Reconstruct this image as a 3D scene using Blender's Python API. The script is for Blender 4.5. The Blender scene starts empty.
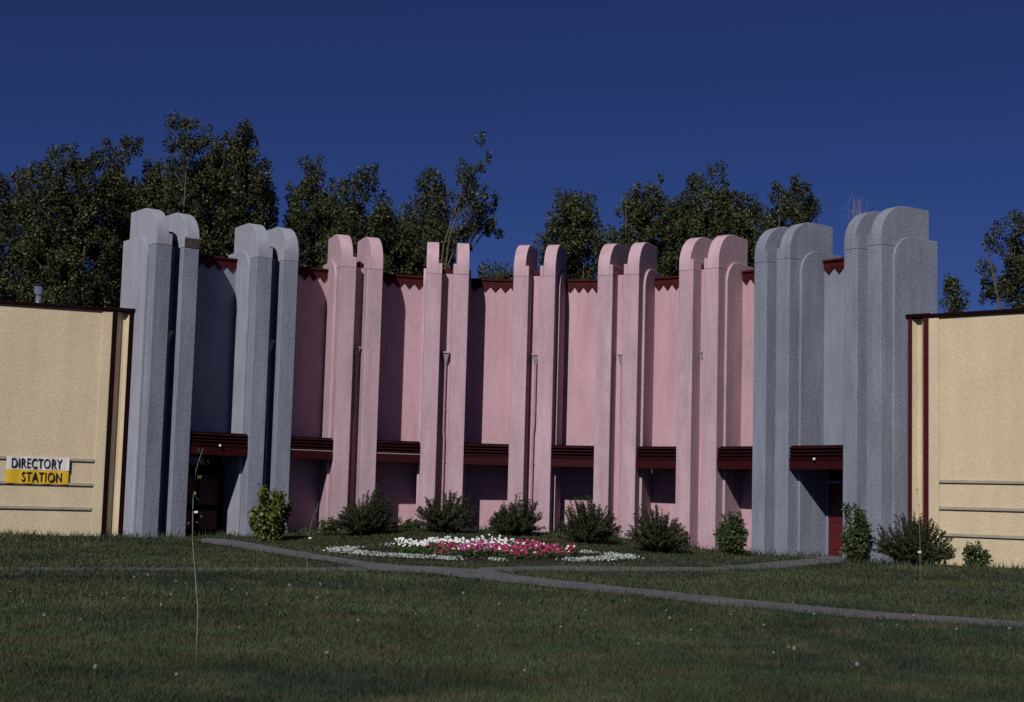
import bpy, math, random
import numpy as np
from mathutils import Vector, Matrix
random.seed(7)
rng = np.random.default_rng(11)
S = 1.15                      # metres per survey unit
EYE = 1.28 * S                # camera height above the lawn
sc = bpy.context.scene
COL = sc.collection

# ------------------------------------------------------------ camera
F_PX, TILT, ROLL = 1487.0, 0.0983, 0.0274
ct, st, cr, sr = math.cos(TILT), math.sin(TILT), math.cos(ROLL), math.sin(ROLL)
FWD = Vector((0, ct, st))
RIGHT = Vector((1, 0, 0)) * cr + Vector((0, -st, ct)) * sr
UP = Vector((0, -st, ct)) * cr - Vector((1, 0, 0)) * sr
cam = bpy.data.objects.new('camera', bpy.data.cameras.new('camera'))
COL.objects.link(cam)
cam.matrix_world = Matrix(((RIGHT.x, UP.x, -FWD.x, 0), (RIGHT.y, UP.y, -FWD.y, 0), (RIGHT.z, UP.z, -FWD.z, EYE), (0, 0, 0, 1)))
cam.data.sensor_width = 36
cam.data.lens = F_PX / 1024 * 36
cam.data.clip_end = 3000
sc.camera = cam

def ray(px, py):
    return (FWD + RIGHT * ((px - 512) / F_PX) + UP * ((351 - py) / F_PX))

def at(px, py, Y):
    """point at distance Y (world y) seen through a pixel"""
    d = ray(px, py)
    return Vector((0, 0, EYE)) + d * (Y / d.y)

# ------------------------------------------------------------ curved front, in plan
CX, CY, RR = -1.2526 * S, 30.9982 * S, 12.2138 * S
PHI, DD = -0.1694, 0.2298
ROFF = [-.2571, -.2969, -.0481, .201, .298, .2846, .0691, -.1895, -.0611]
BOFF = [-.1053, .0533, .0625, .0032, -.0513, -.0181, -.0225, -.0777, .0973]
AOFF = [.0246, -.0017, -.001, -.0021, 0, .0155, .0207, .0191, -.0062]
GAP, FW, DP = .3254 * S, .4495 * S, 1.2678 * S
ZS, ZTOP = (6.3177 + 1.28) * S, (7.4 + 1.28) * S - .05
ZPAR = (6.3375 + 1.28) * S
ZCT, ZCB = (1.5396 + 1.28) * S, (.9052 + 1.28) * S
LF, LT, BM, BL = .3769 * S, .075 * S, .4161 * S, .6415 * S
STEP_TOP = (6.6 + 1.28) * S
LEDGE = (6.62 + 1.28) * S
INW = .10 * S
UO = GAP / 2 + FW             # outer side of a fin from the middle of its pair

def frame(i):
    a = PHI + (4 - i) * DD + AOFF[i]
    rr = RR + ROFF[i] * S
    wx, wy = CX - rr * math.sin(a), CY + rr * math.cos(a)
    return wx, wy, a + BOFF[i]

def L(i, u, v, z):
    wx, wy, a = frame(i)
    return Vector((wx + u * math.cos(a) + v * math.sin(a), wy + u * math.sin(a) - v * math.cos(a), z))

def sstep(t):
    t = np.clip(t, 0, 1)
    return t * t * (3 - 2 * t)

def gh(x, y):
    """height of the lawn: flat, with a low planted bank in front of the middle of the building"""
    x = np.asarray(x, float); y = np.asarray(y, float)
    r = np.hypot(x - CX, y - CY)
    a = np.arctan2(-(x - CX), (y - CY))
    w = 1 - sstep((np.abs(a + .05) - .15) / .6)
    h = .42 * sstep((r - 2.0) / 11.0) * w * (y > CY)
    h = h * (1 - sstep((r - 17) / 4))
    h = h + .03 * np.sin(x * .31 + 1.3) * np.sin(y * .23) + .015 * np.sin(x * .9 + y * .5)
    return h

def ground_at(px, py):
    d = ray(px, py)
    t0, t1 = 3.0, 200.0
    if d.z < 0:
        t = 3.0
        while t < 120:
            p = d * t
            if EYE + p.z < float(gh(p.x, p.y)): break
            t += .05
    else:
        t = 45
    p = d * t
    return Vector((p.x, p.y, float(gh(p.x, p.y))))

# ------------------------------------------------------------ materials
ALB = .74
def mat(name, col, rough=.8, spec=.3, noise=None, bump=None, island=None, metallic=0, streak=None, patch=None, stain=False):
    """noise=(scale, amount) mottling; bump=(scale, strength, distance); island = second colour mixed per leaf"""
    col = tuple(c * ALB for c in col)
    if island: island = [tuple(c * ALB for c in q) for q in island]
    m = bpy.data.materials.new(name); m.use_nodes = True
    nt = m.node_tree; N = nt.nodes; K = nt.links
    b = N['Principled BSDF']
    b.inputs['Roughness'].default_value = rough
    b.inputs['Specular IOR Level'].default_value = spec
    b.inputs['Metallic'].default_value = metallic
    geo = N.new('ShaderNodeNewGeometry')
    pos = geo.outputs['Position']
    rgb = N.new('ShaderNodeRGB'); rgb.outputs[0].default_value = (*col, 1)
    out = rgb.outputs[0]
    if island:
        cols = island
        r = N.new('ShaderNodeValToRGB')
        el = r.color_ramp.elements
        el[0].position = 0; el[0].color = (*col, 1)
        el[1].position = 1; el[1].color = (*cols[-1], 1)
        for k, c in enumerate(cols[:-1]):
            e = el.new((k + 1) / len(cols)); e.color = (*c, 1)
        K.new(geo.outputs['Random Per Island'], r.inputs[0])
        out = r.outputs[0]
    if patch:
        for (pc, ps, off) in patch:
            n = N.new('ShaderNodeTexNoise'); n.inputs['Scale'].default_value = ps; n.inputs['Detail'].default_value = 4
            ad = N.new('ShaderNodeVectorMath'); ad.operation = 'ADD'; ad.inputs[1].default_value = (off, off * 2, 0)
            K.new(pos, ad.inputs[0]); K.new(ad.outputs[0], n.inputs['Vector'])
            mr = N.new('ShaderNodeMapRange'); mr.inputs['From Min'].default_value = .45; mr.inputs['From Max'].default_value = .66
            K.new(n.outputs['Fac'], mr.inputs['Value'])
            mx = N.new('ShaderNodeMix'); mx.data_type = 'RGBA'; mx.inputs[7].default_value = (*[c * ALB for c in pc], 1)
            K.new(mr.outputs[0], mx.inputs[0]); K.new(out, mx.inputs[6]); out = mx.outputs[2]
    def mul(src, fac_socket, lo, hi):
        mr = N.new('ShaderNodeMapRange'); mr.inputs['From Min'].default_value = .3; mr.inputs['From Max'].default_value = .7
        mr.inputs['To Min'].default_value = lo; mr.inputs['To Max'].default_value = hi
        K.new(fac_socket, mr.inputs['Value'])
        mx = N.new('ShaderNodeMix'); mx.data_type = 'RGBA'; mx.blend_type = 'MULTIPLY'; mx.inputs[0].default_value = 1
        K.new(src, mx.inputs[6]); K.new(mr.outputs[0], mx.inputs[7])
        return mx.outputs[2]
    if noise:
        for (sc_, am) in noise:
            n = N.new('ShaderNodeTexNoise'); n.inputs['Scale'].default_value = sc_; n.inputs['Detail'].default_value = 5
            K.new(pos, n.inputs['Vector'])
            out = mul(out, n.outputs['Fac'], 1 - am, 1 + am)
    if streak:   # weather stains that run down the render
        mp = N.new('ShaderNodeMapping'); mp.inputs['Scale'].default_value = (1, 1, .12)
        K.new(pos, mp.inputs[0])
        n = N.new('ShaderNodeTexNoise'); n.inputs['Scale'].default_value = streak[0]; n.inputs['Detail'].default_value = 6
        n.inputs['Roughness'].default_value = .65
        K.new(mp.outputs[0], n.inputs['Vector'])
        out = mul(out, n.outputs['Fac'], 1 - streak[1], 1 + streak[1] * .6)
    if stain:    # irregular greyish patches where the paint has weathered, and small chips
        for (s_, lo, hi, c_, zsc) in ((1.1, .54, .74, (.33, .31, .33), .45), (7, .70, .76, (.22, .20, .20), 1)):
            mp = N.new('ShaderNodeMapping'); mp.inputs['Scale'].default_value = (1, 1, zsc); mp.inputs['Location'].default_value = (s_, 3, 1)
            K.new(pos, mp.inputs[0])
            n = N.new('ShaderNodeTexNoise'); n.inputs['Scale'].default_value = s_; n.inputs['Detail'].default_value = 7; n.inputs['Roughness'].default_value = .7
            K.new(mp.outputs[0], n.inputs['Vector'])
            mr = N.new('ShaderNodeMapRange'); mr.inputs['From Min'].default_value = lo; mr.inputs['From Max'].default_value = hi
            mr.inputs['To Max'].default_value = .38
            K.new(n.outputs['Fac'], mr.inputs['Value'])
            mx = N.new('ShaderNodeMix'); mx.data_type = 'RGBA'; mx.inputs[7].default_value = (*[c * ALB * .8 for c in c_], 1)
            K.new(mr.outputs[0], mx.inputs[0]); K.new(out, mx.inputs[6]); out = mx.outputs[2]
    K.new(out, b.inputs['Base Color'])
    if bump:
        h = None
        for (s_, w_) in bump[0]:
            n = N.new('ShaderNodeTexNoise'); n.inputs['Scale'].default_value = s_; n.inputs['Detail'].default_value = 3
            K.new(pos, n.inputs['Vector'])
            mm = N.new('ShaderNodeMath'); mm.operation = 'MULTIPLY'; mm.inputs[1].default_value = w_
            K.new(n.outputs['Fac'], mm.inputs[0])
            if h is None: h = mm.outputs[0]
            else:
                ad = N.new('ShaderNodeMath'); K.new(h, ad.inputs[0]); K.new(mm.outputs[0], ad.inputs[1]); h = ad.outputs[0]
        bp = N.new('ShaderNodeBump'); bp.inputs['Strength'].default_value = bump[1]; bp.inputs['Distance'].default_value = bump[2]
        K.new(h, bp.inputs['Height']); K.new(bp.outputs[0], b.inputs['Normal'])
    return m

STUC = [(16, 1), (38, .7)]
BLUE = (.268, .295, .382)
PINK = (.57, .395, .465)
YELL = (.72, .60, .42)
M = {}
M['blue'] = mat('blue_grey_stucco', BLUE, .92, .06, [(.8, .07), (14, .10)], (STUC, .55, .028), streak=(3.2, .20), stain=True)
M['pink'] = mat('pink_stucco', PINK, .92, .06, [(.7, .06), (14, .08)], (STUC, .4, .022), streak=(3.2, .20), stain=True)
M['blue_cap_lit'] = mat('blue_grey_render_lit', tuple(c * 1.14 for c in (.33, .345, .42)), .9, .08, [(1.5, .06), (14, .06)], (STUC, .3, .014), streak=(3.4, .14), stain=True)  # smooth caps of the left pairs, lightened further for the sun on them
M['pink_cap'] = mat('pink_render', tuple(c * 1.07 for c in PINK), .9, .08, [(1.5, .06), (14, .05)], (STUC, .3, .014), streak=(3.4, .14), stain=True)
M['blue_wall'] = mat('blue_grey_wall_stucco', tuple(c * 1.02 for c in BLUE), .92, .06, [(.6, .07), (12, .05)], (STUC, .3, .02), streak=(2.6, .16), stain=True)
M['pink_wall'] = mat('pink_wall_stucco', (.60, .385, .45), .92, .06, [(.5, .05), (11, .05)], (STUC, .3, .02), streak=(2.6, .15), stain=True)
M['yellow'] = mat('cream_yellow_stucco', YELL, .92, .06, [(.7, .05), (13, .07)], (STUC, .45, .025), streak=(2, .09))
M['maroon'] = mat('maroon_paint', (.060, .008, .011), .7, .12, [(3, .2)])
M['slat'] = mat('louvre_maroon_paint', (.026, .005, .007), .7, .08, [(3, .2)])  # maroon taken darker in place of shade on the louvres
M['fascia'] = mat('fascia_maroon_paint', (.036, .005, .007), .6, .1, [(3, .2)])  # darkened likewise, shade of the canopy front put into the colour
M['maroon_dark'] = mat('dark_maroon_and_shade', (.012, .003, .004), .8, .05, [(3, .2)])  # wing coping paint; also stands in for shade in canopies and left doorway
M['door'] = mat('red_door_paint', (.10, .010, .013), .5, .35, [(2, .12)])
M['rail'] = mat('grey_painted_rail', (.40, .36, .28), .7, .3, [(4, .1)])
M['pipe_pink'] = mat('pink_painted_pipe', (.40, .25, .29), .6, .3, [(4, .12)])
M['pipe_blue'] = mat('blue_painted_pipe', (.25, .28, .35), .6, .3, [(4, .12)])
M['hopper'] = mat('weathered_metal_hopper', (.38, .30, .32), .5, .4, [(6, .15)])
M['metal'] = mat('galvanised_metal', (.55, .62, .72), .3, .5, [(5, .1)], metallic=.8)
M['black'] = mat('black_rubber', (.012, .012, .014), .6)
M['roof_brown'] = mat('exposed_brown_render', (.10, .075, .065), .95, .1, [(6, .4), (20, .3)])
M['roof'] = mat('tar_roof', (.05, .048, .046), .95, .1, [(1, .2)])
M['glass_white'] = mat('white_glass_globe', (.9, .9, .88), .15, .6)
M['shade_dark'] = mat('dark_shade_sheet', (.012, .014, .018), .08, .5)  # sheet colour standing in for shade above the doors
M['path'] = mat('grey_concrete', (.135, .136, .155), .95, .1, [(.9, .16), (5, .14), (22, .18)], ([(30, 1)], .3, .01))
M['soil'] = mat('bed_soil', (.035, .026, .018), 1, .1, [(5, .3)])
M['ground'] = mat('lawn_soil', (.026, .031, .013), 1, .1, [(.25, .22), (3, .25)])
M['grass'] = mat('grass_blades', (.036, .056, .026), .7, .2, [(.18, .28), (.7, .28), (3.5, .2)],
                 island=[(.056, .082, .036), (.045, .074, .040), (.10, .115, .055)],
                 patch=[((.072, .084, .036), .30, 0), ((.024, .046, .030), .22, 30), ((.080, .080, .044), 1.1, 60)])
M['leaf_dark'] = mat('cottonwood_leaf', (.022, .028, .011), .55, .3, [(.5, .25)],
                     island=[(.034, .044, .015), (.026, .034, .012), (.050, .056, .018), (.040, .050, .016), (.12, .105, .03)])
M['leaf_green'] = mat('green_poplar_leaf', (.022, .030, .012), .55, .3, [(.5, .25)],
                      island=[(.036, .048, .018), (.034, .044, .016), (.055, .062, .020), (.10, .095, .03)])
M['shrub'] = mat('shrub_leaf', (.022, .034, .014), .6, .15, [(2, .25)], island=[(.030, .044, .018), (.050, .058, .026), (.036, .050, .018)])
M['shrub_yellow'] = mat('yellow_green_leaf', (.06, .085, .015), .5, .35, [(2, .2)], island=[(.09, .115, .02), (.16, .16, .03), (.07, .09, .02)])
M['shrub_green'] = mat('mid_green_leaf', (.035, .060, .018), .5, .35, [(2, .2)], island=[(.05, .075, .022), (.08, .10, .03)])
M['bark'] = mat('grey_brown_bark', (.11, .095, .08), .95, .1, [(6, .25)])
M['whip'] = mat('grey_whip_bark', (.24, .22, .20), .9, .1, [(14, .35)])
M['twig_pale'] = mat('pale_twig', (.30, .27, .25), .9, .1, [(6, .2)])
M['twig'] = mat('brown_twig', (.07, .05, .035), .9, .1)
M['tag_white'] = mat('white_plastic_tag', (.8, .8, .8), .4)
M['fluff'] = mat('dandelion_fluff', (.18, .20, .18), 1, .1)
M['stalk'] = mat('flower_stalk', (.11, .12, .06), .8, .1)
M['petal_white'] = mat('white_petal', (.76, .76, .78), .8, .1)
M['petal_red'] = mat('red_petal', (.24, .012, .035), .7, .1, island=[(.36, .02, .08), (.44, .07, .16), (.17, .008, .03)])
M['petal_magenta'] = mat('magenta_petal', (.32, .025, .19), .7, .1, island=[(.38, .04, .22), (.42, .18, .32)])
M['alyssum'] = mat('white_alyssum', (.66, .72, .72), .9, .1, island=[(.55, .62, .60), (.14, .19, .13), (.70, .74, .76)])
M['bed_leaf'] = mat('bedding_leaf', (.03, .055, .02), .6, .2, island=[(.045, .075, .028), (.06, .085, .03)])
M['ban_white'] = mat('white_banner_vinyl', (.78, .76, .76), .5, .3)
M['ban_yellow'] = mat('golden_banner_vinyl', (.80, .50, .03), .5, .3)
M['ink'] = mat('black_print', (.012, .012, .012), .6)

# ------------------------------------------------------------ mesh helpers
class MB:
    def __init__(s): s.v = []; s.f = []
    def add(s, vs, fs):
        o = len(s.v); s.v += [tuple(p) for p in vs]; s.f += [tuple(o + k for k in f) for f in fs]
    def prism(s, pts, A, B):
        """pts: list of 2-D points; A(p), B(p): the two end positions of each"""
        n = len(pts)
        s.add([A(p) for p in pts] + [B(p) for p in pts],
              [tuple(range(n))[::-1], tuple(range(n, 2 * n))] + [(k, (k + 1) % n, n + (k + 1) % n, n + k) for k in range(n)])
    def box8(s, c):
        s.add(c, [(3, 2, 1, 0), (4, 5, 6, 7), (0, 1, 5, 4), (1, 2, 6, 5), (2, 3, 7, 6), (3, 0, 4, 7)])
    def lbox(s, i, u0, u1, v0, v1, z0, z1):
        s.box8([L(i, u0, v0, z0), L(i, u1, v0, z0), L(i, u1, v1, z0), L(i, u0, v1, z0),
                L(i, u0, v0, z1), L(i, u1, v0, z1), L(i, u1, v1, z1), L(i, u0, v1, z1)])
    def tube(s, pts, rad, n=8):
        pts = [Vector(p) for p in pts]
        if not isinstance(rad, (list, tuple)): rad = [rad] * len(pts)
        o = len(s.v)
        for k, p in enumerate(pts):
            d = (pts[min(k + 1, len(pts) - 1)] - pts[max(k - 1, 0)]).normalized()
            a = d.cross(Vector((0, 0, 1)));
            if a.length < .05: a = d.cross(Vector((1, 0, 0)))
            a.normalize(); b = d.cross(a)
            for j in range(n):
                t = 2 * math.pi * j / n
                s.v.append(tuple(p + (a * math.cos(t) + b * math.sin(t)) * rad[k]))
        for k in range(len(pts) - 1):
            for j in range(n):
                s.f.append((o + k * n + j, o + k * n + (j + 1) % n, o + (k + 1) * n + (j + 1) % n, o + (k + 1) * n + j))
        s.f.append(tuple(o + j for j in range(n))[::-1])
        s.f.append(tuple(o + (len(pts) - 1) * n + j for j in range(n)))
    def lathe(s, prof, c, n=16):
        o = len(s.v)
        for (r, z) in prof:
            for j in range(n):
                t = 2 * math.pi * j / n
                s.v.append((c[0] + r * math.cos(t), c[1] + r * math.sin(t), c[2] + z))
        for k in range(len(prof) - 1):
            for j in range(n):
                s.f.append((o + k * n + j, o + k * n + (j + 1) % n, o + (k + 1) * n + (j + 1) % n, o + (k + 1) * n + j))
        s.f.append(tuple(o + j for j in range(n))[::-1]); s.f.append(tuple(o + (len(prof) - 1) * n + j for j in range(n)))
    def build(s, name, m, parent=None, bevel=0, smooth=False, loc=None):
        me = bpy.data.meshes.new(name)
        vs = s.v
        if loc is not None: vs = [(p[0] - loc[0], p[1] - loc[1], p[2] - loc[2]) for p in vs]
        elif parent is not None:
            q = WL[parent.name]
            vs = [(p[0] - q[0], p[1] - q[1], p[2] - q[2]) for p in vs]
        me.from_pydata(vs, [], s.f); me.update()
        me.materials.append(m)
        o = bpy.data.objects.new(name, me); COL.objects.link(o)
        if loc is not None: o.location = loc
        if parent is not None: o.parent = parent
        if smooth:
            for p in me.polygons: p.use_smooth = True
        if bevel:
            b = o.modifiers.new('bevel', 'BEVEL'); b.width = bevel; b.segments = 2; b.limit_method = 'ANGLE'; b.angle_limit = math.radians(35)
        WL[o.name] = WL[parent.name] if parent is not None else (loc if loc is not None else (0, 0, 0))
        return o
WL = {}   # world origin of each object, all are axis aligned

def empty(name, loc, label, cat, group=None):
    o = bpy.data.objects.new(name, None); COL.objects.link(o); o.location = loc
    o.empty_display_size = .3
    WL[o.name] = tuple(loc); tag(o, label, cat, group)
    return o
def tag(o, label, cat, group=None, kind=None):
    if label: o['label'] = label
    if cat: o['category'] = cat
    if group: o['group'] = group
    if kind: o['kind'] = kind
    return o

def fast_mesh(name, V, n, m, parent=None, loc=(0, 0, 0)):
    """V: (faces, n, 3) array, separate n-gons"""
    V = np.asarray(V, np.float32)
    org = np.array(WL[parent.name] if parent is not None else loc, np.float32)
    V = V - org
    c = V.shape[0]
    me = bpy.data.meshes.new(name)
    me.vertices.add(c * n); me.vertices.foreach_set('co', V.reshape(-1))
    me.loops.add(c * n); me.loops.foreach_set('vertex_index', np.arange(c * n, dtype=np.int32))
    me.polygons.add(c); me.polygons.foreach_set('loop_start', np.arange(0, c * n, n, dtype=np.int32))
    me.update(calc_edges=True); me.validate()
    me.materials.append(m)
    o = bpy.data.objects.new(name, me); COL.objects.link(o)
    if parent is not None: o.parent = parent
    else: o.location = loc
    WL[o.name] = tuple(org)
    return o

def leaves(P, size, flat=0.0, aspect=.75):
    """quads at points P, random directions; flat>0 turns them towards the sky"""
    n = len(P)
    nrm = rng.normal(size=(n, 3)); nrm[:, 2] += flat
    nrm /= np.linalg.norm(nrm, axis=1)[:, None]
    h = rng.normal(size=(n, 3)); a = np.cross(nrm, h); a /= np.linalg.norm(a, axis=1)[:, None] + 1e-9
    b = np.cross(nrm, a)
    s = (size * rng.uniform(.6, 1.35, n))[:, None] * .5
    a = a * s; b = b * s * aspect
    P = np.asarray(P)
    return np.stack([P - a, P - b * .9 + a * .1, P + a, P + b * .9 + a * .1], axis=1)

# ------------------------------------------------------------ setting: lawn, paths
xs = sorted(set([-1500, -600, -250, -120, -70] + list(np.arange(-45, 45.1, .75)) + [70, 120, 250, 600, 1500]))
ys = sorted(set([-300, -120, -60] + list(np.arange(-30, 8, 4.)) + list(np.arange(8, 60, .6)) + [64, 70, 80, 100, 150, 300, 700, 1500, 2500]))
gx, gy = np.meshgrid(xs, ys); gz = gh(gx, gy)
far = (np.abs(gx) > 60) | (gy > 70) | (gy < -30)
gz = np.where(far, 0, gz)
nx, ny = len(xs), len(ys)
g = MB(); g.v = [tuple(p) for p in np.stack([gx, gy, gz], -1).reshape(-1, 3)]
g.f = [(j * nx + i, j * nx + i + 1, (j + 1) * nx + i + 1, (j + 1) * nx + i) for j in range(ny - 1) for i in range(nx - 1)]
tag(g.build('lawn_ground', M['ground'], smooth=True), None, None, kind='structure')

path_polys = []
def resample(pts, n):
    pts = [np.array(p[:2]) for p in pts]
    d = [0]
    for a, b in zip(pts, pts[1:]): d.append(d[-1] + np.linalg.norm(b - a))
    t = np.linspace(0, d[-1], n)
    P = np.array(pts)
    return np.stack([np.interp(t, d, P[:, 0]), np.interp(t, d, P[:, 1])], -1)
def path(name, up, lo, lift=.035):
    A = resample([ground_at(*p) for p in up], 80); B = resample([ground_at(*p) for p in lo], 80)
    for Q, ph in ((A, 0.), (B, 2.)):        # slightly ragged edges
        Q += np.stack([np.zeros(80), .05 * np.sin(np.arange(80) * 1.7 + ph) + .04 * np.sin(np.arange(80) * .61 + ph)], -1)
    mb = MB(); K = 4
    for k in range(80):
        for j in range(K + 1):
            p = A[k] * (1 - j / K) + B[k] * j / K
            mb.v.append((p[0], p[1], float(gh(p[0], p[1])) + lift))
    for k in range(79):
        for j in range(K):
            a = k * (K + 1) + j
            mb.f.append((a, a + 1, a + K + 2, a + K + 1))
    o = mb.build(name, M['path'], smooth=True); tag(o, None, None, kind='structure')
    path_polys.append(np.vstack([A, B[::-1]]))
    return o
path('main_path', [(205, 538.6), (225, 539.5), (249, 542.8), (309, 553.4), (362, 561.8), (400, 565.6), (427, 567.1), (481, 570), (517, 575.8), (560, 581), (607, 586), (665, 591.8), (728, 599), (820, 607.2), (880, 612.7), (940, 617), (992, 620.6), (1075, 626)],
     [(196, 541.8), (239, 548), (294, 557), (356, 566.6), (372, 571.8), (400, 572.4), (427, 574), (478, 580), (517, 584.5), (580, 590.6), (658, 599), (708, 605.8), (760, 609), (820, 616), (880, 620.6), (940, 624), (992, 627.2), (1075, 633)], .016)
path('door_path', [(842, 558), (824, 557), (800, 560), (760, 563.4), (728, 566), (708, 567.8), (658, 567.4), (560, 566), (520, 567), (478, 568.2)],
     [(845, 562.6), (810, 565.4), (760, 569.6), (716, 570.6), (697, 571.8), (620, 571.8), (580, 571.6), (536, 571.2), (489, 572.6), (480, 574)], .012)
path('narrow_path', [(-60, 565.4), (30, 567.6), (150, 568), (250, 567.7), (340, 567), (366, 567)],
     [(-60, 568.6), (30, 570.8), (150, 571.2), (250, 571.2), (340, 571.2), (368, 571.4)], .008)

def in_poly(x, y, P):
    ins = np.zeros(len(x), bool); n = len(P); j = n - 1
    for i in range(n):
        xi, yi = P[i]; xj, yj = P[j]
        c = ((yi > y) != (yj > y)) & (x < (xj - xi) * (y - yi) / (yj - yi + 1e-12) + xi)
        ins ^= c; j = i
    return ins

# ------------------------------------------------------------ the building
hall = empty('exhibition_hall', (CX, CY + RR, 0),
             'curved art deco hall with pairs of tall pink and blue-grey fins, cream yellow wings', 'building')
def side_profile(v_front, v_back, z0, ztop, r, seg=14):
    pts = [(v_back, z0), (v_front, z0)]
    for k in range(seg + 1):
        t = math.pi / 2 * k / seg
        pts.append((v_front - r + r * math.cos(t), ztop - r + r * math.sin(t)))
    pts.append((v_back, ztop - .01))
    return pts
BLUEPAIR = (0, 1, 7, 8)
for i in range(9):
    blue = i in BLUEPAIR
    mb_ = M['blue' if blue else 'pink']; mc = M[('blue_cap_lit' if i < 2 else 'blue') if blue else 'pink_cap']; mw = M['blue_wall' if blue else 'pink_wall']
    for s in (-1, 1):
        uo, ui = s * UO, s * GAP / 2
        body = MB()
        u0, u1 = min(uo, ui), max(uo, ui)
        body.lbox(i, u0, u1, -BM, DP, -.4, ZS - .0015)
        fin = body.build('fin', mb_, hall, bevel=.018)
        if blue: fin['label'] = 'blue-grey fin'
        else: fin['label'] = 'pink fin'
        cap = MB()
        um = ui + s * INW
        pr = side_profile(DP + .004, -BM, ZS + .0015, ZTOP, .85 * S)
        cap.prism(pr, lambda p: L(i, min(uo, um), p[0], p[1]), lambda p: L(i, max(uo, um), p[0], p[1]))
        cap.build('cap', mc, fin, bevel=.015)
        if i == 0 and s == 1:
            bp_ = MB(); bp_.lbox(i, min(ui, um) + .03, max(uo, um) - .004, DP + .006, DP + .014, ZS + .01, ZS + .30); bp_.build('bare_render_patch', M['roof_brown'], fin)
        led = MB(); led.lbox(i, min(ui, um) + (.002 if s < 0 else 0), max(ui, um) - (.002 if s > 0 else 0), -BM, DP + .002, ZS + .0015, LEDGE)
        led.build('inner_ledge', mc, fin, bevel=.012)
        stp = MB()
        pr = side_profile(DP - LF, -BL, -.4, STEP_TOP, .62 * S)
        a_, b_ = (uo + .001 * s, uo + s * LT)
        stp.prism(pr, lambda p: L(i, min(a_, b_), p[0], p[1]), lambda p: L(i, max(a_, b_), p[0], p[1]))
        stp.build('side_step', mc if s < 0 else mb_, fin, bevel=.015)  # left step in the lighter cap colour, sunlight put into the paint
    # wall between the two fins
    zt = (6.41 + 1.28) * S
    pn = MB(); pn.lbox(i, -GAP / 2 + .001, GAP / 2 - .001, -.25, .80 * S, -.4, zt)
    pan = pn.build('recess_wall', mw, hall)
    tr = MB(); tr.lbox(i, -GAP / 2 + .002, GAP / 2 - .002, -.25, .80 * S + .03, zt + .001, (6.53 + 1.28) * S)
    tr.build('coping', M['maroon'], pan)
    # downspout with its rainwater head
    pv = .80 * S + .09; pu = .03
    zh = (4.12 + 1.28) * S
    dp = MB()
    q = .05 * (1 if i % 2 else -1)
    zk = 3.3 + .25 * (i % 3)
    dp.tube([L(i, pu, pv, zh - .05), L(i, pu, pv, zk + .3), L(i, pu + q * .6, pv, zk), L(i, pu + q * .6, pv, .3), L(i, pu + q * .6, pv + .12, .12)], .036, 10)
    for zz in (1.2, 2.6, 4.3): dp.lbox(i, pu + (q * .6 if zz < zk else 0) - .05, pu + (q * .6 if zz < zk else 0) + .05, pv - .09, pv + .01, zz, zz + .04)
    ds = dp.build('downspout', M['pipe_blue' if blue else 'pipe_pink'], hall, smooth=False)
    hp = MB()
    def ring(z, w, d): return [L(i, pu - w, pv - .085, z), L(i, pu + w, pv - .085, z), L(i, pu + w, pv - .085 + d, z), L(i, pu - w, pv - .085 + d, z)]
    hp.box8(ring(zh - .36, .042, .12) + ring(zh - .06, .105, .21))
    hp.box8(ring(zh - .059, .122, .235) + ring(zh, .122, .235))
    hp.build('rainwater_head', M['hopper'], ds, bevel=.006)

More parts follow.
